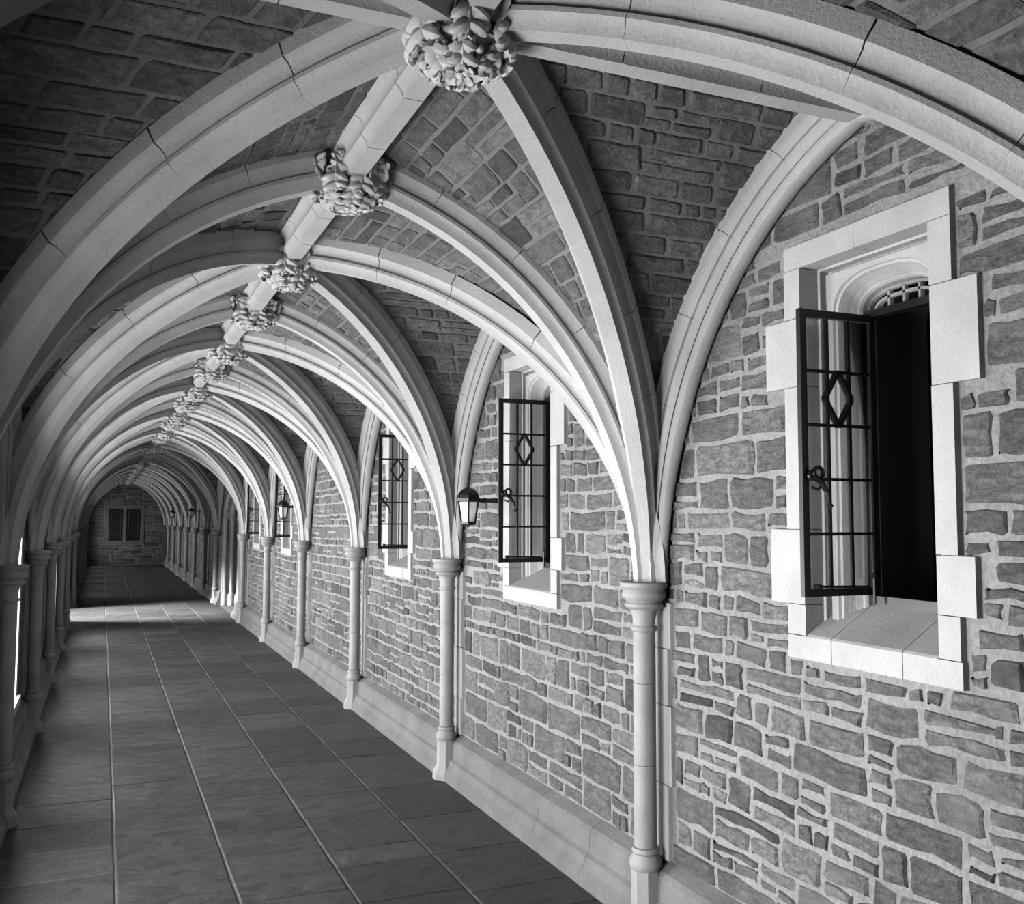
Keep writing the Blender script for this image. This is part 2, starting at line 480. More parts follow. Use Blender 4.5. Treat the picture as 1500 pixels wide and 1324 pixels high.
# ------------------------------------------------------------------ skirting courses
SKP = [(2.235, 0), (2.235, .055), (2.262, .085), (2.272, .105), (2.276, .13), (2.296, .145), (2.302, .245), (2.318, .265), (WR + .01, .302), (WR + .01, 0)]
def skirt(side, y0, y1, parent):
    y = y0
    while y < y1 - .05:
        L = rng.uniform(.5, .85)
        if y1 - (y + L) < .3: L = y1 - y
        m = MB(); P = [(x if side > 0 else (WR + WL - x), z) for x, z in SKP]; n = len(P)
        m.add([(x, y + .0015, z) for x, z in P] + [(x, y + L - .0015, z) for x, z in P],
              [(i, (i + 1) % n, n + (i + 1) % n, n + i) for i in range(n)] + [tuple(range(n)), tuple(range(2 * n - 1, n - 1, -1))])
        m.build('plinth_block', M_SKIRT, parent); y += L
bb = MB(); bb.box((WR - .02, YC[1], .0), (WR + .01, RDOOR[0] - .02, .2)); bb.box((WR - .02, RDOOR[1] + .02, 0), (WR + .01, YEND, .2))
base_r = tag(bb.build('baseboard_right', M_SKIRT), kind='structure')
bb = MB(); bb.box((WL + .02, YC[1], .0), (WL - .01, LDOOR[0] - .02, .2)); bb.box((WL + .02, LDOOR[1] + .02, 0), (WL - .01, YEND, .2))
base_l = tag(bb.build('baseboard_left', M_SKIRT), kind='structure')
for k in range(1, len(YC) - 1):
    a, b = YC[k] + .03, YC[k + 1] - .03
    if k == CROSS:
        skirt(1, a, RDOOR[0] - .02, base_r); skirt(1, RDOOR[1] + .02, b, base_r)
        skirt(-1, a, LDOOR[0] - .02, base_l); skirt(-1, LDOOR[1] + .02, b, base_l)
    else: skirt(1, a, b, base_r); skirt(-1, a, b, base_l)

# ------------------------------------------------------------------ vault webs
def prof(q): return ZS + math.sqrt(max(0.0, RR * RR - (q * AW + CC) ** 2))
def pq(th): return (RR * math.cos(th) - CC) / AW, ZS + RR * math.sin(th)      # theta 0 at springing
ceil_m = MB()
def cellgrid(mb, emb, glim, wlim, N=22, K=6):
    """emb(side, q, w): q in 0..1 along profile, w lateral fraction"""
    for sd in (-1, 1):
        vv = []; fs = []
        for i in range(N + 1):
            q, z = pq(THM * i / N); q = max(q, 0)
            for j in range(K + 1): vv.append(emb(sd, q, z, j / K))
        for i in range(N):
            for j in range(K):
                a = i * (K + 1) + j; fs.append((a, a + 1, a + K + 2, a + K + 1))
        mb.add(vv, fs)
XW = WR + .012 - CX
WEBS = []
def bay_web(a, b, stones, rng, dens=1.0, near=True):
    ym = (a + b) / 2; bh = (b - a) / 2 + .04; ymx = (b - a) / 2
    # side cells (barrel along x, profile over y), left and right
    for s in (-1, 1):
        cellgrid(ceil_m, lambda sd, q, z, w, s=s: (CX + s * (q * AW + (XW - q * AW) * w), ym + sd * min(q * bh, ymx + .02), z + .003), 0, 0)
    for s in (-1, 1):
        cellgrid(ceil_m, lambda sd, q, z, w, s=s: (CX + sd * q * AW, ym + s * (q * bh + (max(ymx, q * bh) - q * bh) * w), z + .003), 0, 0)
    if stones is None: return
    Ltot = RR * THM
    hlo, hhi, wmax = (.065, .135, .38) if near else (.08, .15, .4)
    for kind in ('side', 'long'):
        for s in (-1, 1):
            for sd in (-1, 1):
                t = .35
                while t < Ltot - .03:
                    h = rng.uniform(hlo, hhi)
                    if kind == 'long': h *= 1.12
                    if Ltot - t - h < .04: h = Ltot - t
                    q0 = max(0, pq(t / RR)[0]); q1 = max(0, pq((t + h) / RR)[0])
                    if kind == 'side': g0, g1, lim = q0 * AW, q1 * AW, XW
                    else: g0, g1, lim = q0 * bh, q1 * bh, ymx
                    g = min(g0, g1); x = g - rng.uniform(0, .1)
                    while x < lim:
                        w = h * rng.choice([1.1, 1.5, 2., 2.6, 3.2]) * rng.uniform(.9, 1.1); w = max(.07, min(w, wmax))
                        x0, x1 = x, min(x + w, lim)
                        x += w
                        split = h > .10 and rng.random() < .3
                        for (ta, tb) in ([(t, t + h / 2), (t + h / 2, t + h)] if split else [(t, t + h)]):
                            gm = max(0, pq((ta + tb) / 2 / RR)[0]) * (AW if kind == 'side' else bh)
                            if x1 - .02 < gm + .03: continue
                            o = outline((x0, x1, ta, tb), rng, .0095, .004, None, -.45)
                            if o is None: continue
                            o2 = []
                            for (u, v) in o:
                                gu = max(0, pq(min(v, Ltot) / RR)[0]) * (AW if kind == 'side' else bh) + .01
                                o2.append((min(max(u, gu), lim), min(v, Ltot - .004)))
                            us = [p[0] for p in o2]
                            if max(us) - min(us) < .03: continue
                            def emb(u, v, hh):
                                th = v / RR; q = (RR * math.cos(th) - CC) / AW; z = ZS + RR * math.sin(th)
                                nq, nz = -math.cos(th), -math.sin(th)
                                if kind == 'side':
                                    sc_ = bh / AW; return (CX + s * u, ym + sd * (q * bh + nq * hh * sc_), z + nz * hh)
                                return (CX + sd * (q * AW + nq * hh), ym + s * u, z + nz * hh)
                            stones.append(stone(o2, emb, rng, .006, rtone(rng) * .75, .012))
                    t += h
wst = []; farw = MB()
for bi, (a, b) in enumerate(BAYS):
    if bi in (2, 3, 4): bay_web(a, b, wst, rng)
    elif bi == 1: bay_web(a, b, wst, rng)
    elif bi >= 5:
        tmp = []; bay_web(a, b, tmp, rng, near=bi < 7)
        for m in tmp: farw.join(m)
    else: bay_web(a, b, None, rng)
ceiling = tag(ceil_m.build('ceiling', M_VMORTAR), kind='structure')
place_stones(wst, ceiling, 'web_stone', M_VSTONE, 300, 'web_stones')
tag(farw.build('distant_web_stones', M_VSTONE, ceiling), kind='stuff')

# ------------------------------------------------------------------ ribs
SEC = [(.086, -.03), (.086, .026), (.078, .031), (.064, .038), (.054, .056), (.051, .078), (.060, .082), (.060, .096), (.052, .103), (.040, .118), (.034, .140)]
SEC = [(-w, d) for w, d in SEC] + [(w, d) for w, d in reversed(SEC)]
WSEC = [(.100, -.03), (.100, .022), (.086, .026), (.072, .040), (.066, .056), (.054, .056), (.052, .068), (.060, .074), (.052, .092), (.040, .100), (.032, .094), (.030, .108), (.036, .114), (.028, .136), (.016, .142)]
WSEC = [(-w, d) for w, d in WSEC] + [(w, d) for w, d in reversed(WSEC)]
def sweep(mb, pts, L, sec):
    L = Vector(L).normalized(); vv = []; n = len(sec); N = len(pts)
    for i, p in enumerate(pts):
        T = (Vector(pts[min(i + 1, N - 1)]) - Vector(pts[max(i - 1, 0)])).normalized()
        Nn = L.cross(T).normalized()
        if Nn.z > 1e-6 or (abs(Nn.z) <= 1e-6 and Nn.dot(Vector((CX, 0, 0)) - Vector((p[0], 0, 0))) < 0 and abs(T.z) > .9): Nn = -Nn
        tp = .58 + .42 * min(1.0, max(0.0, (p[2] - ZS) / .75))    # the ribs narrow where they gather on the capital
        vv += [Vector(p) + L * w * tp + Nn * (d * (.82 + .18 * (tp - .58) / .42)) for w, d in sec]
    fs = []
    for i in range(N - 1):
        for k in range(n):
            fs.append((i * n + k, i * n + (k + 1) % n, (i + 1) * n + (k + 1) % n, (i + 1) * n + k))
    fs.append(tuple(range(n))); fs.append(tuple((N - 1) * n + k for k in reversed(range(n))))
    mb.add(vv, fs)
def ribpts(p0, p1, t0, t1, n):
    """curve from springer p0 to crown p1 between arc fractions t0..t1"""
    r = []
    for i in range(n + 1):
        th = THM * (t0 + (t1 - t0) * i / n); q, z = pq(th); q = min(1, max(0, q))
        r.append((p1[0] + (p0[0] - p1[0]) * q, p1[1] + (p0[1] - p1[1]) * q, z))
    return r
def rib(name, halves, sec, label, cat, group, detail, nv=6, straight=None):
    """halves: list of (p0, p1); voussoirs are parts when detail"""
    loc = halves[0][0]
    root = empty(name, (loc[0], loc[1], ZS)) if detail else None
    whole = MB()
    for p0, p1 in halves:
        L = Vector((p1[1] - p0[1], -(p1[0] - p0[0]), 0))
        cuts = [0.0] + [(i + rng.uniform(-.12, .12)) / nv for i in range(1, nv)] + [1.0]
        for i in range(nv):
            g = .0024 / 2.6
            m = MB(); sweep(m, ribpts(p0, p1, cuts[i] + (g if i else 0), cuts[i + 1] - (g if i < nv - 1 else 0), 5 if detail else 3), L, sec)
            if detail: m.build('voussoir', M_LIME, root, smooth=True)
            else: whole.join(m)
    if not detail: root = whole.build(name, M_LIME, smooth=True)
    return tag(root, label, cat, group)
def ridge(p0, p1, label, group, detail):
    root = empty('ridge_rib', (p0[0], p0[1], CROWN)) if detail else None
    whole = MB(); d = Vector(p1) - Vector(p0); n = max(2, round(d.length / .5)); L = Vector((d.y, -d.x, 0))
    for i in range(n):
        a = Vector(p0) + d * (i / n) + d.normalized() * .0024; b = Vector(p0) + d * ((i + 1) / n) - d.normalized() * .0024
        m = MB(); sweep(m, [a, (a + b) / 2, b], L, SEC)
        if detail: m.build('voussoir', M_LIME, root, smooth=True)
        else: whole.join(m)
    if not detail: root = whole.build('ridge_rib', M_LIME, smooth=True)
    return tag(root, label, 'rib', group)
side_w = {1: 'right', -1: 'left'}
def nthcol(k, s=1):      # k index in YC; the nearest column seen on the right is YC[3]
    if k <= 2: return 'column out of frame'
    if s < 0 and k == 3: return 'column just off frame'     # on the left the first column in view is YC[4]
    return ORD[k - 3 if s > 0 else k - 4] + ' column'
def bname(j): return ORD[min(j, 14)] + ' boss'
for k in range(2, len(YC)):
    det = 2 <= k <= 6; y = YC[k]
    bj = (k - 2) * 2 - 1       # boss number on this transverse line, 0 = nearest boss
    for s in (-1, 1):
        if k < len(YC) - 1 or True:
            x = CX + s * AW
            if k == 2: lb = f'moulded arch half above the camera, {side_w[s]} side, just out of the near frame'
            elif k == 1: lb = f'moulded arch half behind the camera on the {side_w[s]} side'
            else: lb = f'pale moulded transverse half-arch rising from the {nthcol(k, s)} of the {side_w[s]} wall'
            rib('transverse_rib', [((x, y), (CX, y))], SEC, lb, 'rib', 'transverse vault ribs', det)
for bi, (a, b) in enumerate(BAYS):
    if bi < 2: continue
    det = 1 <= bi <= 5; ym = (a + b) / 2
    for s in (-1, 1):
        xx = CX + s * AW
        for e, k in ((a, bi), (b, bi + 1)):
            y0 = e + (-.04 if e == a else .04)
            where = 'towards the viewer' if e == b else 'away from the viewer'
            if bi == 1: lb = f'curved diagonal rib behind the camera, {side_w[s]} side, {"far" if e == b else "near"} one'
            else: lb = f'diagonal rib leaning {where}, from the {nthcol(k, s)}, {side_w[s]} wall'
            rib('diagonal_rib', [((xx, y0), (CX, ym))], SEC, lb, 'rib', 'diagonal vault ribs', det)
        xw = WR - .045 if s > 0 else WL + .045
        wn = {2: 'over the nearest open window', 3: 'over the window beside the wall lantern', 4: 'over the third open window', 5: 'over the windowless bay', 6: 'over the fourth open window', 7: 'over the fifth open window', 8: 'over the bay of the portal'}.get(bi, f'over the {ORD[min(14, bi - 2)]} bay from the viewer' if bi > 1 else 'behind the camera')
        if s < 0: wn = f'over the left opening of the {ORD[bi - 2]} bay' if bi > 1 else 'behind the camera, left side'
        rib('wall_rib', [((xw, a - .04), (xw, ym)), ((xw, b + .04), (xw, ym))], WSEC, f'moulded wall arch against the {side_w[s]} wall {wn}', 'rib', 'wall arches', det)
        ridge((CX, ym, CROWN), (CX + s * XW, ym, CROWN), f'straight level rib from the {ORD[bi - 2] if bi > 1 else "hidden"} bay crown to the {side_w[s]} wall arch', 'level cross ribs', det)
    ridge((CX, a, CROWN), (CX, ym, CROWN), f'ridge rib from the near side up to the crown of the {ORD[bi - 2] if bi > 1 else "hidden"} bay', 'ridge ribs', det)
    ridge((CX, ym, CROWN), (CX, b, CROWN), f'ridge rib running on from the crown of the {ORD[bi - 2] if bi > 1 else "hidden"} bay', 'ridge ribs', det)

# ------------------------------------------------------------------ bosses
def leaf_mb(curve, wid, ang, lobes=4, n=16, m=6, twist=0.0, cup=.35):
    mb = MB(); P = [Vector((c[0], 0, c[1])) for c in curve]
    def at(t):
        f = t * (len(P) - 1); i = min(int(f), len(P) - 2); f -= i
        a = P[max(i - 1, 0)]; b = P[i]; c = P[i + 1]; d = P[min(i + 2, len(P) - 1)]
        return .5 * ((2 * b) + (c - a) * f + (2 * a - 5 * b + 4 * c - d) * f * f + (3 * b - a - 3 * c + d) * f ** 3)
    rows = []
    for i in range(n + 1):
        t = i / n; p = at(t); T = (at(min(1, t + .02)) - at(max(0, t - .02))).normalized()
        Nn = Vector((0, 1, 0)).cross(T).normalized()
        w = wid * (math.sin(PI * min(1, .12 + .88 * t) ** .8) * .8 + .14) * (1 + .30 * abs(math.sin(PI * lobes * t)) - .15)
        row = []
        for j in range(m + 1):
            s = (j / m - .5) * 2
            q = p + Vector((0, 1, 0)) * (s * w + twist * t) + Nn * (cup * w * s * s - .10 * w * math.cos(s * PI * 3))
            row.append(q)
        rows.append((row, Nn))
    th = .007; vv = []
    for row, Nn in rows: vv += row
    nn = len(vv)
    for row, Nn in rows: vv += [q - Nn * th for q in row]
    ca, sa = math.cos(ang), math.sin(ang)
    vv = [Vector((v.x * ca - v.y * sa, v.x * sa + v.y * ca, v.z)) for v in vv]
    fs = []; W = m + 1
    for i in range(n):
        for j in range(m):
            a = i * W + j
            fs.append((a, a + 1, a + W + 1, a + W)); fs.append((nn + a, nn + a + W, nn + a + W + 1, nn + a + 1))
    for i in range(n):
        for j in (0, m):
            a = i * W + j; fs.append((a, a + W, nn + a + W, nn + a))
    for j in range(m):
        for i in (0, n):
            a = i * W + j; fs.append((a, nn + a, nn + a + 1, a + 1))
    mb.add(vv, fs); return mb
def ball(mb, c, r, n=7):
    mb.lathe([(r * math.sin(PI * (i + .15) / (5.3)), -r * math.cos(PI * (i + .15) / 5.3)) for i in range(6)], c, n)
def acanthus(curve, wid, ang, rg, n=14):
    """a leaf with side lobes that curl off it"""
    mb = leaf_mb(curve, wid * .80, ang, 3, n, 6, rg.uniform(-.02, .02), .5)
    for k in (1, 2):
        if k >= len(curve) - 1: break
        p = Vector((curve[k][0], curve[k][1])); q = Vector((curve[k + 1][0], curve[k + 1][1])); d = (q - p)
        o = Vector((d.y, -d.x)).normalized() * -1
        if o.x < 0 and k < 3: o = -o
        for sd in (-1, 1):
            L = wid * rg.uniform(.9, 1.25)
            c2 = [(0, 0), (L * .5, .010), (L * .95, .006), (L * 1.15, -.008)]
            lf = leaf_mb(c2, wid * .40, 0, 2, 8, 4, 0, .45)
            # local frame of the lobe: x sideways and forward, z outwards
            a = sd * rg.uniform(.85, 1.15); t2 = d.normalized()
            for v in lf.v:
                v = Vector(v)
                fwd_ = v.x * math.cos(a) - v.y * math.sin(a); lat = v.x * math.sin(a) + v.y * math.cos(a)
                r_ = p.x + t2.x * fwd_ + o.x * v.z; z_ = p.y + t2.y * fwd_ + o.y * v.z
                ca, sa = math.cos(ang), math.sin(ang)
                mb.v.append((r_ * ca - lat * sa, r_ * sa + lat * ca, z_)); mb.t.append(.5)
            n0 = len(mb.v) - len(lf.v); mb.f += [tuple(i + n0 for i in f) for f in lf.f]
    return mb
def ell(pol, off=0.0):
    """point (r, z) of the boss body at polar angle pol degrees from the bottom, pushed out by off"""
    p = math.radians(pol); return ((.132 + off) * math.sin(p), .035 - (.142 + off) * math.cos(p))
def boss_parts(kind, seed):
    rg = random.Random(seed); parts = []
    core = MB(); NP, NA = 26, 64; pf = [ell(115 - 113 * i / NP) for i in range(NP + 1)]
    core.lathe(pf, (0, 0, 0), NA)
    sd = Vector((seed * 3.1, 0, 0)); cv = []
    for v in core.v:
        v = Vector(v); n = v.normalized()
        h = abs(noise.noise(v * 17 + sd)) * .050 + abs(noise.noise(v * 38 + sd)) * .026
        cv.append(tuple(v + n * (h - .018)))
    core.v = cv; parts.append(('core', core))
    for i in range(7):
        a = 2 * PI * (i + .5) / 7 + rg.uniform(-.12, .12)
        parts.append(('leaf', acanthus([ell(72, .004), ell(90, .018), ell(104, .030), ell(116, .052), ell(112, .070), ell(104, .062)], rg.uniform(.052, .066), a, rg)))
    for i in range(7):
        a = 2 * PI * i / 7 + rg.uniform(-.2, .2)
        parts.append(('leaf', acanthus([ell(98, .006), ell(80, .020), ell(64, .026), ell(52, .040), ell(54, .052)], rg.uniform(.046, .056), a, rg)))
    for i in range(6):
        a = 2 * PI * i / 6 + .3 + rg.uniform(-.15, .15)
        parts.append(('leaf', acanthus([ell(60, .006), ell(46, .018), ell(32, .020), ell(22, .034), ell(26, .044)], rg.uniform(.036, .044), a, rg, 10)))
    for i in range(5):
        a = 2 * PI * i / 5 + .9
        parts.append(('leaf', leaf_mb([ell(2, .006), ell(10, .016), ell(20, .024), ell(24, .036)], .024, a, 1, 8, 4)))
    be = MB()
    for i in range(26):
        a = rg.uniform(0, 2 * PI); r_, z_ = ell(rg.uniform(8, 95), .012)
        ball(be, (r_ * math.cos(a), r_ * math.sin(a), z_), rg.uniform(.008, .016))
    ball(be, (0, 0, ell(0, .01)[1]), .016)
    parts.append(('berries', be)); return parts
def make_boss(kind, seed, detail):
    if detail:
        r = empty('roof_boss')
        for nm, mb in boss_parts(kind, seed):
            o = mb.build(nm, M_CARVE, r, smooth=True, local=True)
            if nm == 'berries': tag(o, kind='stuff')
        return r
    w = MB()
    for nm, mb in boss_parts(kind, seed): w.join(mb)
    return w.build('roof_boss', M_CARVE, smooth=True, local=True)
BP = []
for bi, (a, b) in enumerate(BAYS):
    if bi >= 2: BP += [((a + b) / 2, 0), (b, 1)]
BP = BP[:-1]
protoA = make_boss(0, 3, True); protoB = make_boss(1, 8, True); used = False
for j, (y, kd) in enumerate(BP):
    jj = j
    if jj == 0: o = protoA
    elif jj == 1: o = protoB
    elif jj < 7: o = copy_tree(protoB if kd else protoA, (0, 0, 0))
    elif jj == 7: o = fp = make_boss(0, 5, False)
    else: o = fp.copy(); col.objects.link(o)
    sc3 = (1.0, 1.0, .95) if not kd else (.98, .98, .72)
    if bi and abs(y - 19.453) < .2: sc3 = (1.5, 1.5, .9)
    o.location = (CX, y, CROWN - .14); o.scale = sc3; o.rotation_euler = (0, 0, (jj * 1.3) % 6.28)
    if jj < 0: lb = 'carved leafy boss above the camera, out of the near frame'
    elif jj == 0: lb = 'largest carved foliage boss at the top of the picture, deep curling leaves'
    else:
        lb = f'carved foliage roof boss, {ORD[jj] if jj < 15 else "one of the far"} from the viewer along the vault ridge'
        if jj >= 15: lb = f'tiny far carved boss, {ORD[jj - 14]} beyond the fifteenth along the ridge'
    tag(o, lb, 'boss', 'carved bosses along the vault ridge')

# ------------------------------------------------------------------ columns
CAP = [(.02, 0), (.104, 0), (.108, -.004), (.108, -.020), (.100, -.028), (.094, -.036), (.098, -.046), (.101, -.058), (.096, -.072), (.083, -.082), (.078, -.090), (.086, -.097), (.088, -.108), (.080, -.118), (.064, -.124), (.057, -.14), (.052, -.165), (.051, -.195), (.058, -.201), (.060, -.210), (.056, -.219), (.05, -.224)]
def make_column(x, s):
    r = empty('wall_column', (x, 0, 0))
    m = MB(); m.lathe(CAP, (0, 0, ZS), 28); m.build('capital', M_SHAFT, r, smooth=True, local=True)
    zz = [.36, .72, 1.08, ZS - .222]
    for z0, z1 in zip(zz[:-1], zz[1:]):
        m = MB(); m.lathe([(.02, z0 + .001), (.050, z0 + .001), (.0505, z0 + .004), (.0505, z1 - .004), (.050, z1 - .001), (.02, z1 - .001)], (0, 0, 0), 24)
        m.build('shaft', M_SHAFT, r, smooth=True, local=True)
    m = MB()
    m.lathe([(.02, .36), (.058, .358), (.062, .350), (.062, .340), (.055, .332), (.06, .324), (.070, .308), (.073, .290), (.070, .272), (.062, .262)], (0, 0, 0), 24)
    m.lathe([(.066, .265), (.066, .10), (.074, .085), (.094, .055), (.096, 0), (.02, 0)], (0, 0, 0), 8, a0=PI / 8)
    m.build('base', M_SHAFT, r, smooth=True, local=True)
    return r
pr = make_column(CR, 1)
for k in range(2, len(YC) - 1):
    for s in (1, -1):
        if k == 2 and s == 1: o = pr; o.location = (CR, YC[k], 0)
        else: o = copy_tree(pr, (CR if s > 0 else CL, YC[k], 0))
        if k == 2: lb = f'slender round stone column on the {side_w[s]} wall beside the camera, out of frame'
        elif s > 0: lb = f'slender round stone column on the right wall, {ORD[k - 3]} in view'
        elif k == 3: lb = 'slender dark stone column on the left wall, just outside the frame'
        else: lb = f'slender dark stone column on the left wall, {ORD[k - 4]} in view'
        tag(o, lb, 'column', 'wall columns')

# ------------------------------------------------------------------ right windows
def arch_pts(hw, zb, zsp, zt, n=12):
    """open outline from bottom left up and round to bottom right; flattened four-centred head"""
    P = [(-hw, zb)]
    for i in range(n + 1):
        a = PI - PI * i / n; c, s = math.cos(a), math.sin(a)
        P.append((hw * (abs(c) ** .75) * (1 if c > 0 else -1), zsp + (zt - zsp) * (abs(s) ** .78)))
    P.append((hw, zb)); return P
def band(mb, A, B, f):
    n = len(A); vv = [f(*p) for p in A] + [f(*p) for p in B]
    mb.add(vv, [(i, i + 1, n + i + 1, n + i) for i in range(n - 1)])
def casement(yc, parent, near):
    """open leaf hinged on the far jamb and swung 90 degrees into the walk; plane y = yh"""
    yh = yc + .155; x0, x1 = 2.225, 2.565; z0, z1 = 1.55, 2.555; fr = .026
    c = MB(); t = .022
    for p, q, w in (((x0 + fr / 2, yh, z0), (x0 + fr / 2, yh, z1), fr), ((x1 - fr / 2, yh, z0), (x1 - fr / 2, yh, z1), fr)):
        c.box((p[0] - w / 2, yh - t / 2, z0), (p[0] + w / 2, yh + t / 2, z1))
    cz = MB()
    cz.box((x0 + fr, yh - t / 2, z0), (x1 - fr, yh + t / 2, z0 + fr)); cz.box((x0 + fr, yh - t / 2, z1 - fr), (x1 - fr, yh + t / 2, z1))
    # raised lip along the stiles
    c.box((x0 - .006, yh - t / 2 - .006, z0), (x0 + .006, yh - t / 2 + .004, z1))
    c.join(cz)
    o = c.build('casement', M_IRON, parent)
    xs = [x0 + fr + (x1 - x0 - 2 * fr) * i / 3 for i in range(4)]; zs = [z0 + fr + (z1 - z0 - 2 * fr) * i / 5 for i in range(6)]
    for x in xs[1:3]:
        m = MB(); m.box((x - .0055, yh - .008, zs[0]), (x + .0055, yh + .008, zs[-1])); m.build('glazing_bar', M_IRON, o)
    for z in zs[1:5]:
        m = MB(); m.box((xs[0], yh - .007, z - .0055), (xs[-1], yh + .007, z + .0055)); m.build('glazing_bar', M_IRON, o)
    m = MB(); cx_ = (xs[1] + xs[2]) / 2; cz_ = (zs[3] + zs[4]) / 2; hx = (xs[2] - xs[1]) / 2 + .012; hz = (zs[4] - zs[3]) / 2 + .004
    D = [(cx_, cz_ + hz), (cx_ + hx, cz_), (cx_, cz_ - hz), (cx_ - hx, cz_)]
    for i in range(4):
        a, b = D[i], D[(i + 1) % 4]; m.bar((a[0], yh, a[1]), (b[0], yh, b[1]), .014, .022, Vector((0, 1, 0)))
    m.build('diamond', M_IRON, o)
    for i in range(3):
        for j in range(5):
            m = MB(); m.box((xs[i] + .003, yh - .0015, zs[j] + .003), (xs[i + 1] - .003, yh + .0015, zs[j + 1] - .003)); m.build('pane', M_GLASS, o)
    m = MB(); hz_ = zs[2] + .002; hx_ = x0 + .03; yy = yh - .028
    m.tube([(hx_ + .022 + .020 * math.cos(a), yy, hz_ + .018 + .020 * math.sin(a)) for a in [i * PI / 8 for i in range(17)]], .0075, 6)
    m.tube([(hx_ - .005 + .013 * math.cos(a), yy, hz_ + .01 + .013 * math.sin(a)) for a in [i * PI / 6 for i in range(13)]], .0075, 6)
    m.tube([(hx_ - .012, yy + .015, hz_ + .005), (hx_ + .005, yy, hz_ + .004), (hx_ + .03, yy - .004, hz_ - .012), (hx_ + .052, yy - .006, hz_ - .045), (hx_ + .060, yy - .006, hz_ - .085), (hx_ + .070, yy - .004, hz_ - .098)], [.012, .012, .011, .009, .008, .011], 8)
    m.tube([(hx_, yy + .024, hz_), (hx_, yy - .008, hz_)], .012, 8)
    m.tube([(hx_ + .0, yy + .01, hz_ - .03), (hx_ + .02, yy, hz_ - .04), (hx_ + .038, yy, hz_ - .022)], .005, 6)
    m.build('handle', M_IRON, o)
    m = MB(); m.tube([(x0 + .05, yh - .02, z0 + .035), (x1 - .06, yh - .02, z0 + .030)], .005, 6); m.tube([(x0 + .05, yh - .005, z0 + .035), (x0 + .05, yh - .032, z0 + .035)], .010, 8)
    m.tube([(x1 - .05, yh - .03, z0 - .03), (x1 - .05, yh - .03, z0 + .06)], .006, 6); ball(m, (x1 - .05, yh - .03, z0 + .07), .011)
    m.build('stay_bar', M_IRON, o)
def right_window(n, yc, near):
    f = empty(f'window_{n}', (WR, yc, 1.395)); tag(f, kind='structure')
    for a, b, z0, z1 in BLK:
        m = MB(); g = .0015
        xf = WR - .022 - rng.uniform(0, .003)
        m.box((xf, yc + a + g, z0 + g), (WR + .065, yc + b - g, z1 - g)); m.build('surround_block', M_LIME, f)
    # reveal, groove, arched frame
    def F(x): return lambda y, z: (x, yc + y, z)
    m = MB()
    def rect(h, zb, zt): return [(-h, zb), (-h, zt), (h, zt), (h, zb)]
    zb = 1.40
    # (half width, top, x): rectangle rings
    R = [(.30, 2.75, 2.44), (.292, 2.742, 2.445), (.292, 2.742, 2.485), (.268, 2.722, 2.485), (.268, 2.722, 2.452)]
    for (h1, t1, x1), (h2, t2, x2) in zip(R[:-1], R[1:]):
        A, B = rect(h1, zb, t1), rect(h2, zb, t2); vv = [F(x1)(*p) for p in A] + [F(x2)(*p) for p in B]
        m.add(vv, [(i, i + 1, 5 + i, 4 + i) for i in range(3)])
    m.build('reveal', M_LIME, f)
    m = MB(); A0 = arch_pts(.236, zb, 2.56, 2.705)
    O = []
    for y, z in A0:
        if z <= 2.60: O.append((-.268 if y < 0 else .268, z))
        else: O.append((y * 1.13, 2.722))
    O[1] = (-.268, O[1][1]); vv = [F(2.452)(*p) for p in O] + [F(2.452)(*p) for p in A0]; k = len(O)
    m.add(vv, [(i, i + 1, k + i + 1, k + i) for i in range(k - 1)])
    m.add([F(2.452)(*p) for p in [(-.268, 2.60), (-.268, 2.722), (-.236 * 1.1, 2.722), (.268, 2.60), (.268, 2.722), (.236 * 1.1, 2.722)]], [(0, 1, 2), (3, 4, 5)])
    prev = arch_pts(.236, zb, 2.56, 2.705); px = 2.452
    for hw, tt, x in ((.232, 2.702, 2.462), (.222, 2.694, 2.464), (.216, 2.688, 2.480), (.206, 2.676, 2.505), (.192, 2.664, 2.525), (.184, 2.66, 2.528), (.178, 2.654, 2.538), (.176, 2.650, 2.60)):
        cur = arch_pts(hw, zb, 2.555, tt); n_ = len(cur)
        m.add([F(px)(*p) for p in prev] + [F(x)(*p) for p in cur], [(i, i + 1, n_ + i + 1, n_ + i) for i in range(n_ - 1)])
        prev, px = cur, x
    m.build('arched_frame', M_LIME, f, smooth=True)
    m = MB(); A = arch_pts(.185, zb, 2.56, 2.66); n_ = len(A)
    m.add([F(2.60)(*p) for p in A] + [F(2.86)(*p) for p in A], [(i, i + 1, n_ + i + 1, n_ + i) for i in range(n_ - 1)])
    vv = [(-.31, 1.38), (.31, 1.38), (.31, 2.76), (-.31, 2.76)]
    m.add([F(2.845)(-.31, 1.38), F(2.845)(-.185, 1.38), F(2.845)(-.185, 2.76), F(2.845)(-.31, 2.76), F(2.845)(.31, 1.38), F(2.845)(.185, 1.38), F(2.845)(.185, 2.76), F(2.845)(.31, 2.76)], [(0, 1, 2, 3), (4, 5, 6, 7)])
    m.build('shade_lining', M_DARK, f)  # added lining, coloured dark so the reveal beyond the frame reads as unlit
    # sloping sill in three slabs
    for a, b in ((-.298, -.155), (-.155, .17), (.17, .298)):
        m = MB(); g = .0015; prf = [(WR - .021, 1.36), (WR - .023, 1.394), (WR - .018, 1.402), (2.56, 1.52), (2.60, 1.52), (2.60, 1.36)]
        n_ = len(prf)
        m.add([(x, yc + a + g, z) for x, z in prf] + [(x, yc + b - g, z) for x, z in prf],
              [(i, (i + 1) % n_, n_ + (i + 1) % n_, n_ + i) for i in range(n_)] + [tuple(range(n_)), tuple(range(2 * n_ - 1, n_ - 1, -1))])
        m.build('sill_slab', M_SHAFT, f)
    m = MB()   # fixed iron frame and the fan light over the casement
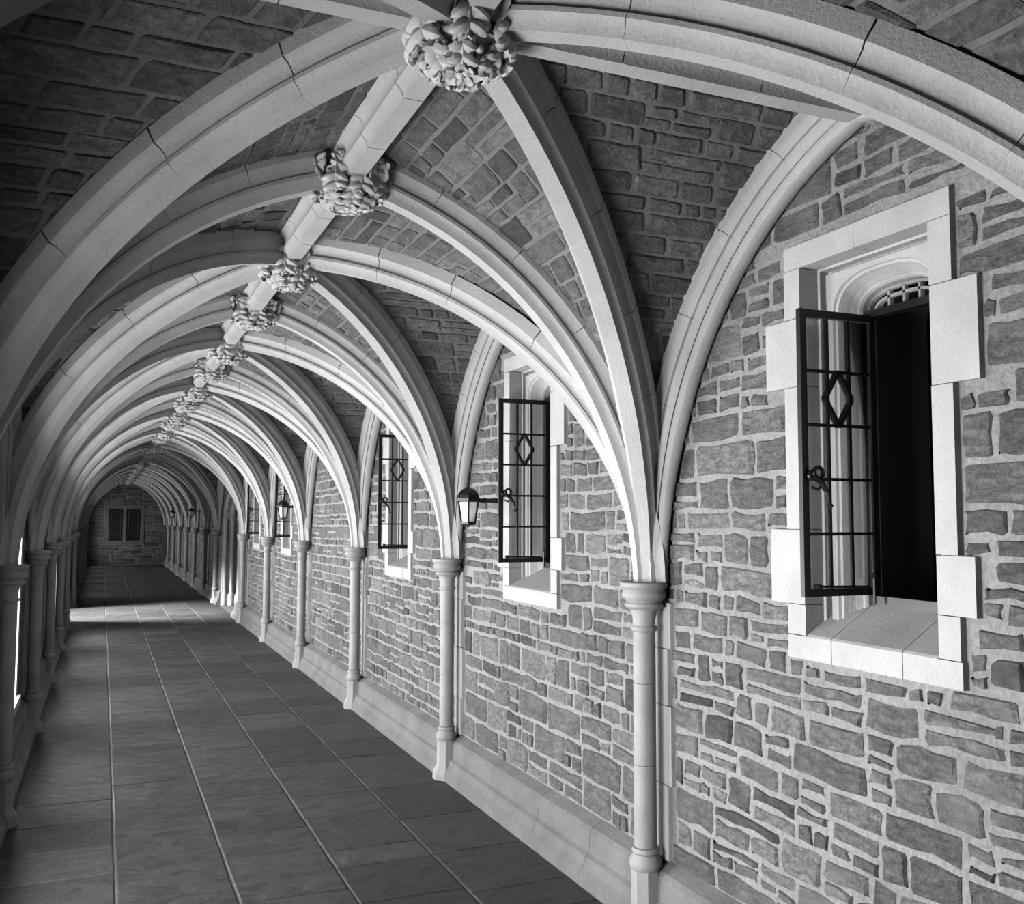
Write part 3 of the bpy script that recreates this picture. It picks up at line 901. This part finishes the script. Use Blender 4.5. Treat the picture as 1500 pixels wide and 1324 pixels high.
    m.box((2.545, yc - .176, 1.50), (2.585, yc + .176, 1.545)); m.box((2.545, yc - .176, 2.548), (2.585, yc + .176, 2.575))
    m.box((2.55, yc - .176, 1.545), (2.58, yc - .160, 2.55)); m.box((2.55, yc + .160, 1.545), (2.58, yc + .176, 2.55))
    m.build('iron_frame', M_IRON, f)
    m = MB()
    for hw, tt in ((.170, 2.643), (.135, 2.615)):
        A = arch_pts(hw, 2.57, 2.572, tt)
        for p, q in zip(A[:-1], A[1:]): m.bar((2.565, yc + p[0], p[1]), (2.565, yc + q[0], q[1]), .010, .010, Vector((1, 0, 0)))
    for y in (-.07, 0, .07): m.bar((2.565, yc + y, 2.572), (2.565, yc + y, 2.64 - abs(y) * .12), .009, .010, Vector((1, 0, 0)))
    m.build('fan_light_bars', M_SHAFT, f)
    A = arch_pts(.172, 2.572, 2.574, 2.645)
    m = MB(); n_ = len(A); m.add([(2.568, yc + p[0], p[1]) for p in A] + [(2.571, yc + p[0], p[1]) for p in A], [tuple(range(n_)), tuple(range(2 * n_ - 1, n_ - 1, -1))])
    m.build('pane', M_GLASS, f)
    casement(yc, f, near)
for n, (bi, yc) in enumerate(WINC.items()): right_window(n + 1, yc, n < 3)

# ------------------------------------------------------------------ left openings
for n, (bi, (a, b, z0, z1)) in enumerate(LOPEN.items()):
    f = empty(f'window_{n + 6}', (WL, (a + b) / 2, z0)); tag(f, kind='structure'); ym = (a + b) / 2
    m = MB(); m.box((WL + .05, a - .03, z0 - .07), (WL - .32, b + .03, z0)); m.build('sill', M_LIME, f)
    m = MB()
    for y in (a, b):
        sg = 1 if y == a else -1
        m.box((WL + .02, y - sg * .1, z0), (WL - .31, y + sg * .05, z1))
    m.box((WL + .02, a - .1, z1 - .02), (WL - .31, b + .1, z1 + .12)); m.build('surround', M_LIME, f)
    m = MB(); m.box((WL - .14, ym - .05, z0), (WL - .28, ym + .05, z1)); m.build('mullion', M_LIME, f)
    if 3 <= bi <= 7:
        m = MB()
        for u in (a + .05, ym + .06):
            w = b - .05 - ym - .06
            for k in range(1, 3): m.box((WL - .20, u + w * k / 3 - .005, z0), (WL - .212, u + w * k / 3 + .005, z1 - .02))
            for k in range(1, 6): m.box((WL - .20, u, z0 + (z1 - z0) * k / 6 - .005), (WL - .212, u + w, z0 + (z1 - z0) * k / 6 + .005))
        m.build('glazing_bars', M_IRON, f)
# left doorway
f = empty('door_1', (WL, (LDOOR[0] + LDOOR[1]) / 2, 0)); tag(f, kind='structure')
def portal(f, x, sg, y0, y1, z1, mat):
    ym = (y0 + y1) / 2; hw = (y1 - y0) / 2
    for y, s in ((y0, 1), (y1, -1)):
        for j in range(3):
            m = MB(); cx_ = x + sg * (.02 + .13 * j); cy_ = y + s * (.05 + .08 * j)
            m.lathe([(.075, 0), (.075, .2), (.05, .26), (.04, .28), (.04, z1 - .62), (.05, z1 - .60), (.045, z1 - .56), (.07, z1 - .50), (.07, z1 - .47)], (cx_, cy_, 0), 12)
            m.build('jamb_shaft', mat, f, smooth=True)
        m = MB(); m.box((x - sg * .03, y - s * .16, 0), (x + sg * .46, y + s * .03, z1 - .47)); m.build('jamb', mat, f)
    for j in range(3):
        m = MB(); cx_ = x + sg * (.02 + .13 * j); h = hw - .05 - .08 * j
        P = []
        for i in range(17):
            a = PI * i / 16; P.append((cx_, ym - h * math.cos(a), z1 - .47 + (.50 - .06 * j) * math.sin(a) ** .9))
        m.tube(P, .05, 8); m.build('arch_moulding', mat, f, smooth=True)
    m = MB(); A = arch_pts(hw - .1, z1 - .47, z1 - .47, z1 - .02, 14); O = [(-hw - .02 if p[0] < -hw * .6 else hw + .02 if p[0] > hw * .6 else p[0] * 1.1, max(z1 + .1, p[1]) if abs(p[0]) < hw * .9 else p[1]) for p in A]
    n = len(A)
    m.add([(x + sg * .02, ym + p[0], p[1]) for p in O] + [(x + sg * .02, ym + p[0], p[1]) for p in A] + [(x + sg * .44, ym + p[0], p[1]) for p in A],
          [(i, i + 1, n + i + 1, n + i) for i in range(n - 1)] + [(n + i, n + i + 1, 2 * n + i + 1, 2 * n + i) for i in range(n - 1)])
    m.build('arch_head', mat, f)
portal(f, WL, -1, LDOOR[0], LDOOR[1], LDOOR[3], M_LIME)
f = empty('door_2', (WR, (RDOOR[0] + RDOOR[1]) / 2, 0)); tag(f, kind='structure')
portal(f, WR, 1, RDOOR[0], RDOOR[1], RDOOR[3], M_LIME)
m = MB(); m.box((WR + .40, RDOOR[0] + .2, 0), (WR + .46, RDOOR[1] - .2, 2.2)); m.build('door_leaf', M_DARK, f)

# ------------------------------------------------------------------ end window
f = empty('window_end', ((EW[0] + EW[1]) / 2, YEND, EW[2])); tag(f, kind='structure')
m = MB(); x0, x1, z0, z1 = EW
m.box((x0 - .14, YEND - .03, z0 - .14), (x1 + .14, YEND + .01, z0)); m.box((x0 - .14, YEND - .03, z1), (x1 + .14, YEND + .01, z1 + .14))
m.box((x0 - .14, YEND - .03, z0), (x0, YEND + .01, z1)); m.box((x1, YEND - .03, z0), (x1 + .14, YEND + .01, z1)); m.box(((x0 + x1) / 2 - .06, YEND - .03, z0), ((x0 + x1) / 2 + .06, YEND + .01, z1))
m.build('surround', M_SKIRT, f)
for a, b in ((x0, (x0 + x1) / 2 - .06), ((x0 + x1) / 2 + .06, x1)):
    m = MB(); m.box((a, YEND - .012, z0), (b, YEND - .004, z1)); m.build('pane', M_IRON, f)
    A = arch_pts((b - a) / 2 - .08, z0 + .1, z1 - .25, z1 - .1); m = MB()
    for p, q in zip(A[:-1], A[1:]): m.bar(((a + b) / 2 + p[0], YEND - .02, p[1]), ((a + b) / 2 + q[0], YEND - .02, q[1]), .03)
    for k in range(1, 5): m.box((a + .08, YEND - .022, z0 + (z1 - z0) * k / 5 - .008), (b - .08, YEND - .012, z0 + (z1 - z0) * k / 5 + .008))
    m.build('light_frame', M_DARK, f)

# ------------------------------------------------------------------ lanterns
def lantern():
    r = empty('wall_lantern')          # origin at the centre of the glass body, wall in +x
    m = MB(); n = 6
    m.lathe([(.010, .124), (.026, .122), (.046, .114), (.063, .100), (.076, .080), (.081, .062), (.086, .060), (.086, .040), (.076, .036)], (0, 0, 0), n, a0=.2)
    m.build('roof', M_IRON, r, local=True)
    m = MB(); m.lathe([(.018, .120), (.014, .128), (.006, .132), (.011, .140), (.009, .148), (.004, .153), (.0035, .172), (.0006, .196)], (0, 0, 0), 8); m.build('finial', M_IRON, r, smooth=True, local=True)
    m = MB(); m.lathe([(.070, .040), (.047, -.092)], (0, 0, 0), n, a0=.2); m.build('glass_body', M_FROST, r, local=True)
    for k in range(n):
        a = .2 + 2 * PI * k / n; c, s = math.cos(a), math.sin(a)
        m = MB(); m.bar((.073 * c, .073 * s, .040), (.050 * c, .050 * s, -.095), .009); m.build('corner_bar', M_IRON, r, local=True)
    m = MB(); m.lathe([(.048, -.088), (.058, -.092), (.058, -.104), (.040, -.110), (.012, -.116), (.004, -.125)], (0, 0, 0), n, a0=.2); m.build('base', M_IRON, r, local=True)
    m = MB(); m.tube([(.07, 0, .046), (.10, 0, .046), (.115, 0, .046), (.13, 0, .046), (.245, 0, .046)], [.010, .014, .018, .013, .016], 10); m.build('arm', M_IRON, r, smooth=True, local=True)
    m = MB(); m.lathe([(.05, -.008), (.05, 0.008), (.03, .016)], (0, 0, 0), 14)
    m.v = [(.243 - z * .9 + .0, x, .046 + y * 1.35) for x, y, z in m.v]; m.build('wall_plate', M_IRON, r, local=True)
    return r
lp = lantern()
LAMPS = [(5.70, 1.885, 'black hexagonal wall lantern beside the second open window'), (12.45, 1.915, 'smaller looking black wall lantern before the fourth open window'),
         (26.2, 1.94, 'tiny black lantern on the right wall beyond the dark arch, nearer of two'), (33.6, 1.94, 'farthest tiny black lantern near the end of the right wall')]
for i, (y, z, lb) in enumerate(LAMPS):
    o = lp if i == 0 else copy_tree(lp, (0, 0, 0))
    o.location = (WR - .252, y, z); tag(o, lb, 'lantern', 'wall lanterns')
